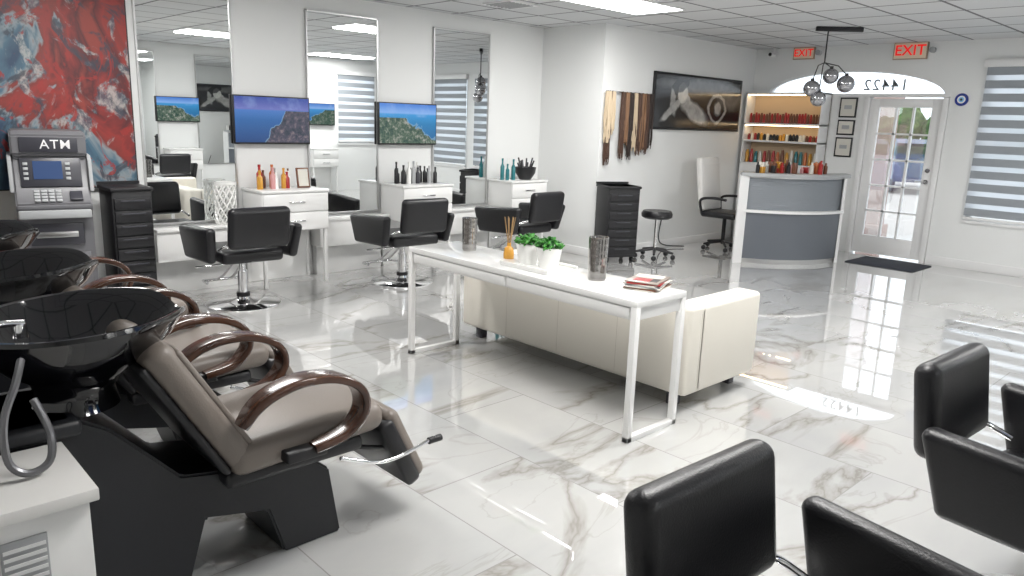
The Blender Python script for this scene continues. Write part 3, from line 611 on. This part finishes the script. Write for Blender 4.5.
# ---------------- poster, hair, outlets ----------------
g=G('framed_poster',(XB,8.95,1.905)); w,h=1.04,.355
g.box((.0,-w,-h),(.03,w,h),BLKP,.004); g.box((.03,-w+.03,-h+.03),(.0315,w-.03,h-.03),POSTER); g.done()
g=G('hair_extension_display'); g.box((XB+.0005,6.97,1.945),(XB+.012,7.88,1.995),TRIM,.003); g.tube([(XB+.03,6.98,1.97),(XB+.03,7.88,1.97)],.008,CHROME,8,False)
hs=[(7.01,.60,BLOND),(7.10,.50,BLOND),(7.05,.86,BRHAIR),(7.29,.80,BRHAIR),(7.37,.62,LTHAIR),(7.44,.80,DKHAIR),(7.52,.70,BLOND),(7.60,.76,BRHAIR),(7.68,.70,LTHAIR),(7.76,.74,BRHAIR),(7.84,.68,DKHAIR)]
for y,L,m in hs:
    back=.012 if L>.85 else 0
    for j in range(22):
        o=random.uniform(-.036,.036); dx=random.uniform(0,.035); ph=random.uniform(0,6); LL=L*random.uniform(.85,1); sp=random.uniform(.9,1.3)
        pts=[(max(XB+.02,XB+.03+dx-back),y+o*(.5+.7*sp*math.sin(math.pi*min(1,k/8+.05)*.75))+.008*math.sin(ph+k*1.5)*k/8,1.97-LL*k/8) for k in range(9)]
        g.tube(pts,.012,m,6,True,r2=.005)
    g.sph((XB+.035,y,1.96),.02,BLKP,sub=2)
g.done()
g=G('wall_outlet_cable'); g.box((XB,8.25,.32),(XB+.01,8.33,.44),TRIM,.003); g.tube([(XB+.02,8.29,.38),(XB+.06,8.2,.15),(XB+.05,8.35,.04),(XB+.2,8.6,.02)],.008,BLKP,6); g.done()
# ---------------- painting ----------------
g=G('abstract_painting',(XL,1.3,1.78)); g.box((.005,-.82,-.84),(.045,.80,.84),BLKP); g.box((.045,-.81,-.83),(.048,.79,.83),PAINT); g.done()
g=G('wooden_rack',(-6.42,.84,0))
for y in (-.14,.14):
    for x in (-.14,.14): g.box((x-.015,y-.015,0),(x+.015,y+.015,1.3),SHB,.004)
for z in (.3,.75,1.0,1.27): g.box((-.16,-.16,z),(.16,.16,z+.02),SHB,.003)
for k in range(6): g.box((-.1+k*.03,-.1,1.02),(-.08+k*.03,.08,1.02+.15+.02*(k%3)),[PAPER,BROWN,CREAM][k%3],.002)
g.done()
# ---------------- counter items ----------------
def bottles(name,y0,y1,x,z,n,ms,hr):
    g=G(name)
    for k in range(n):
        y=y0+(y1-y0)*k/max(1,n-1); h=random.uniform(*hr); r=random.uniform(.018,.028)
        g.lathe([(0,0),(r,0),(r*1.02,h*.62),(r*.45,h*.74),(r*.42,h*.9),(r*.5,h*.9),(r*.5,h),(0,h)],ms[k%len(ms)],c=(x+random.uniform(-.08,.08),y,z),seg=14)
    g.done()
bottles('hair_product_bottles',3.08,3.42,-6.66,.90,12,[GOLD,RED,PORC,BROWN,PINK,PORC,ORANGE,STEEL],(.13,.23))
g=G('picture_frame',(-6.6,3.52,.90)); g.box((-.008,-.065,0),(.008,.065,.19),BROWN,.003,M=RY(-10)); g.box((.008,-.05,.015),(.010,.05,.175),PAPER,M=RY(-10)); g.done()
bottles('hair_product_bottles',4.62,5.08,-6.64,.90,17,[BLKP,GREYD,BLKP,STEEL,PORC,BLKP,GREYL],(.14,.25))
bottles('hair_product_bottles',6.13,6.25,-6.6,.90,4,[TEAL,TEAL,PORC],(.18,.26))
g=G('tool_bowl',(-6.58,6.46,.90)); g.lathe([(0,0),(.07,0),(.12,.08),(.13,.15),(.12,.15),(.06,.02),(0,.02)],BLKP)
for k in range(11): a=k*.7; g.tube([(.03*math.cos(a),.03*math.sin(a),.03),(.1*math.cos(a),.1*math.sin(a),.2+.03*(k%3))],.010,BLKP if k%2 else GREYD,6,False)
g.done()
# ---------------- camera ----------------
def nv(v): return Vector(v).normalized()
cX=-nv((-730,194,-750)); cY=nv((808,139,-750)); cY=(cY-cX*cX.dot(cY)).normalized(); cZ=cX.cross(cY)
M=Matrix.Identity(4)
for i,a in enumerate((cX,cY,cZ)):
    for j in range(3): M[i][j]=a[j]
M[2][3]=1.6
cd=bpy.data.cameras.new('camera'); cd.sensor_width=36; cd.lens=36*750/1024; cd.clip_start=.05; cd.clip_end=300
cam=bpy.data.objects.new('camera',cd); bpy.context.collection.objects.link(cam); cam.matrix_world=M; scn.camera=cam
# ---------------- world & sun ----------------
w=bpy.data.worlds.new('sky'); scn.world=w; w.use_nodes=True; bg=w.node_tree.nodes['Background']; bg.inputs[0].default_value=(.84,.92,1,1); bg.inputs[1].default_value=2.1
s=bpy.data.lights.new('sun','SUN'); s.energy=2.2; s.angle=.02; so=bpy.data.objects.new('sun',s); so.rotation_euler=(math.radians(35),0,math.radians(30)); bpy.context.collection.objects.link(so)
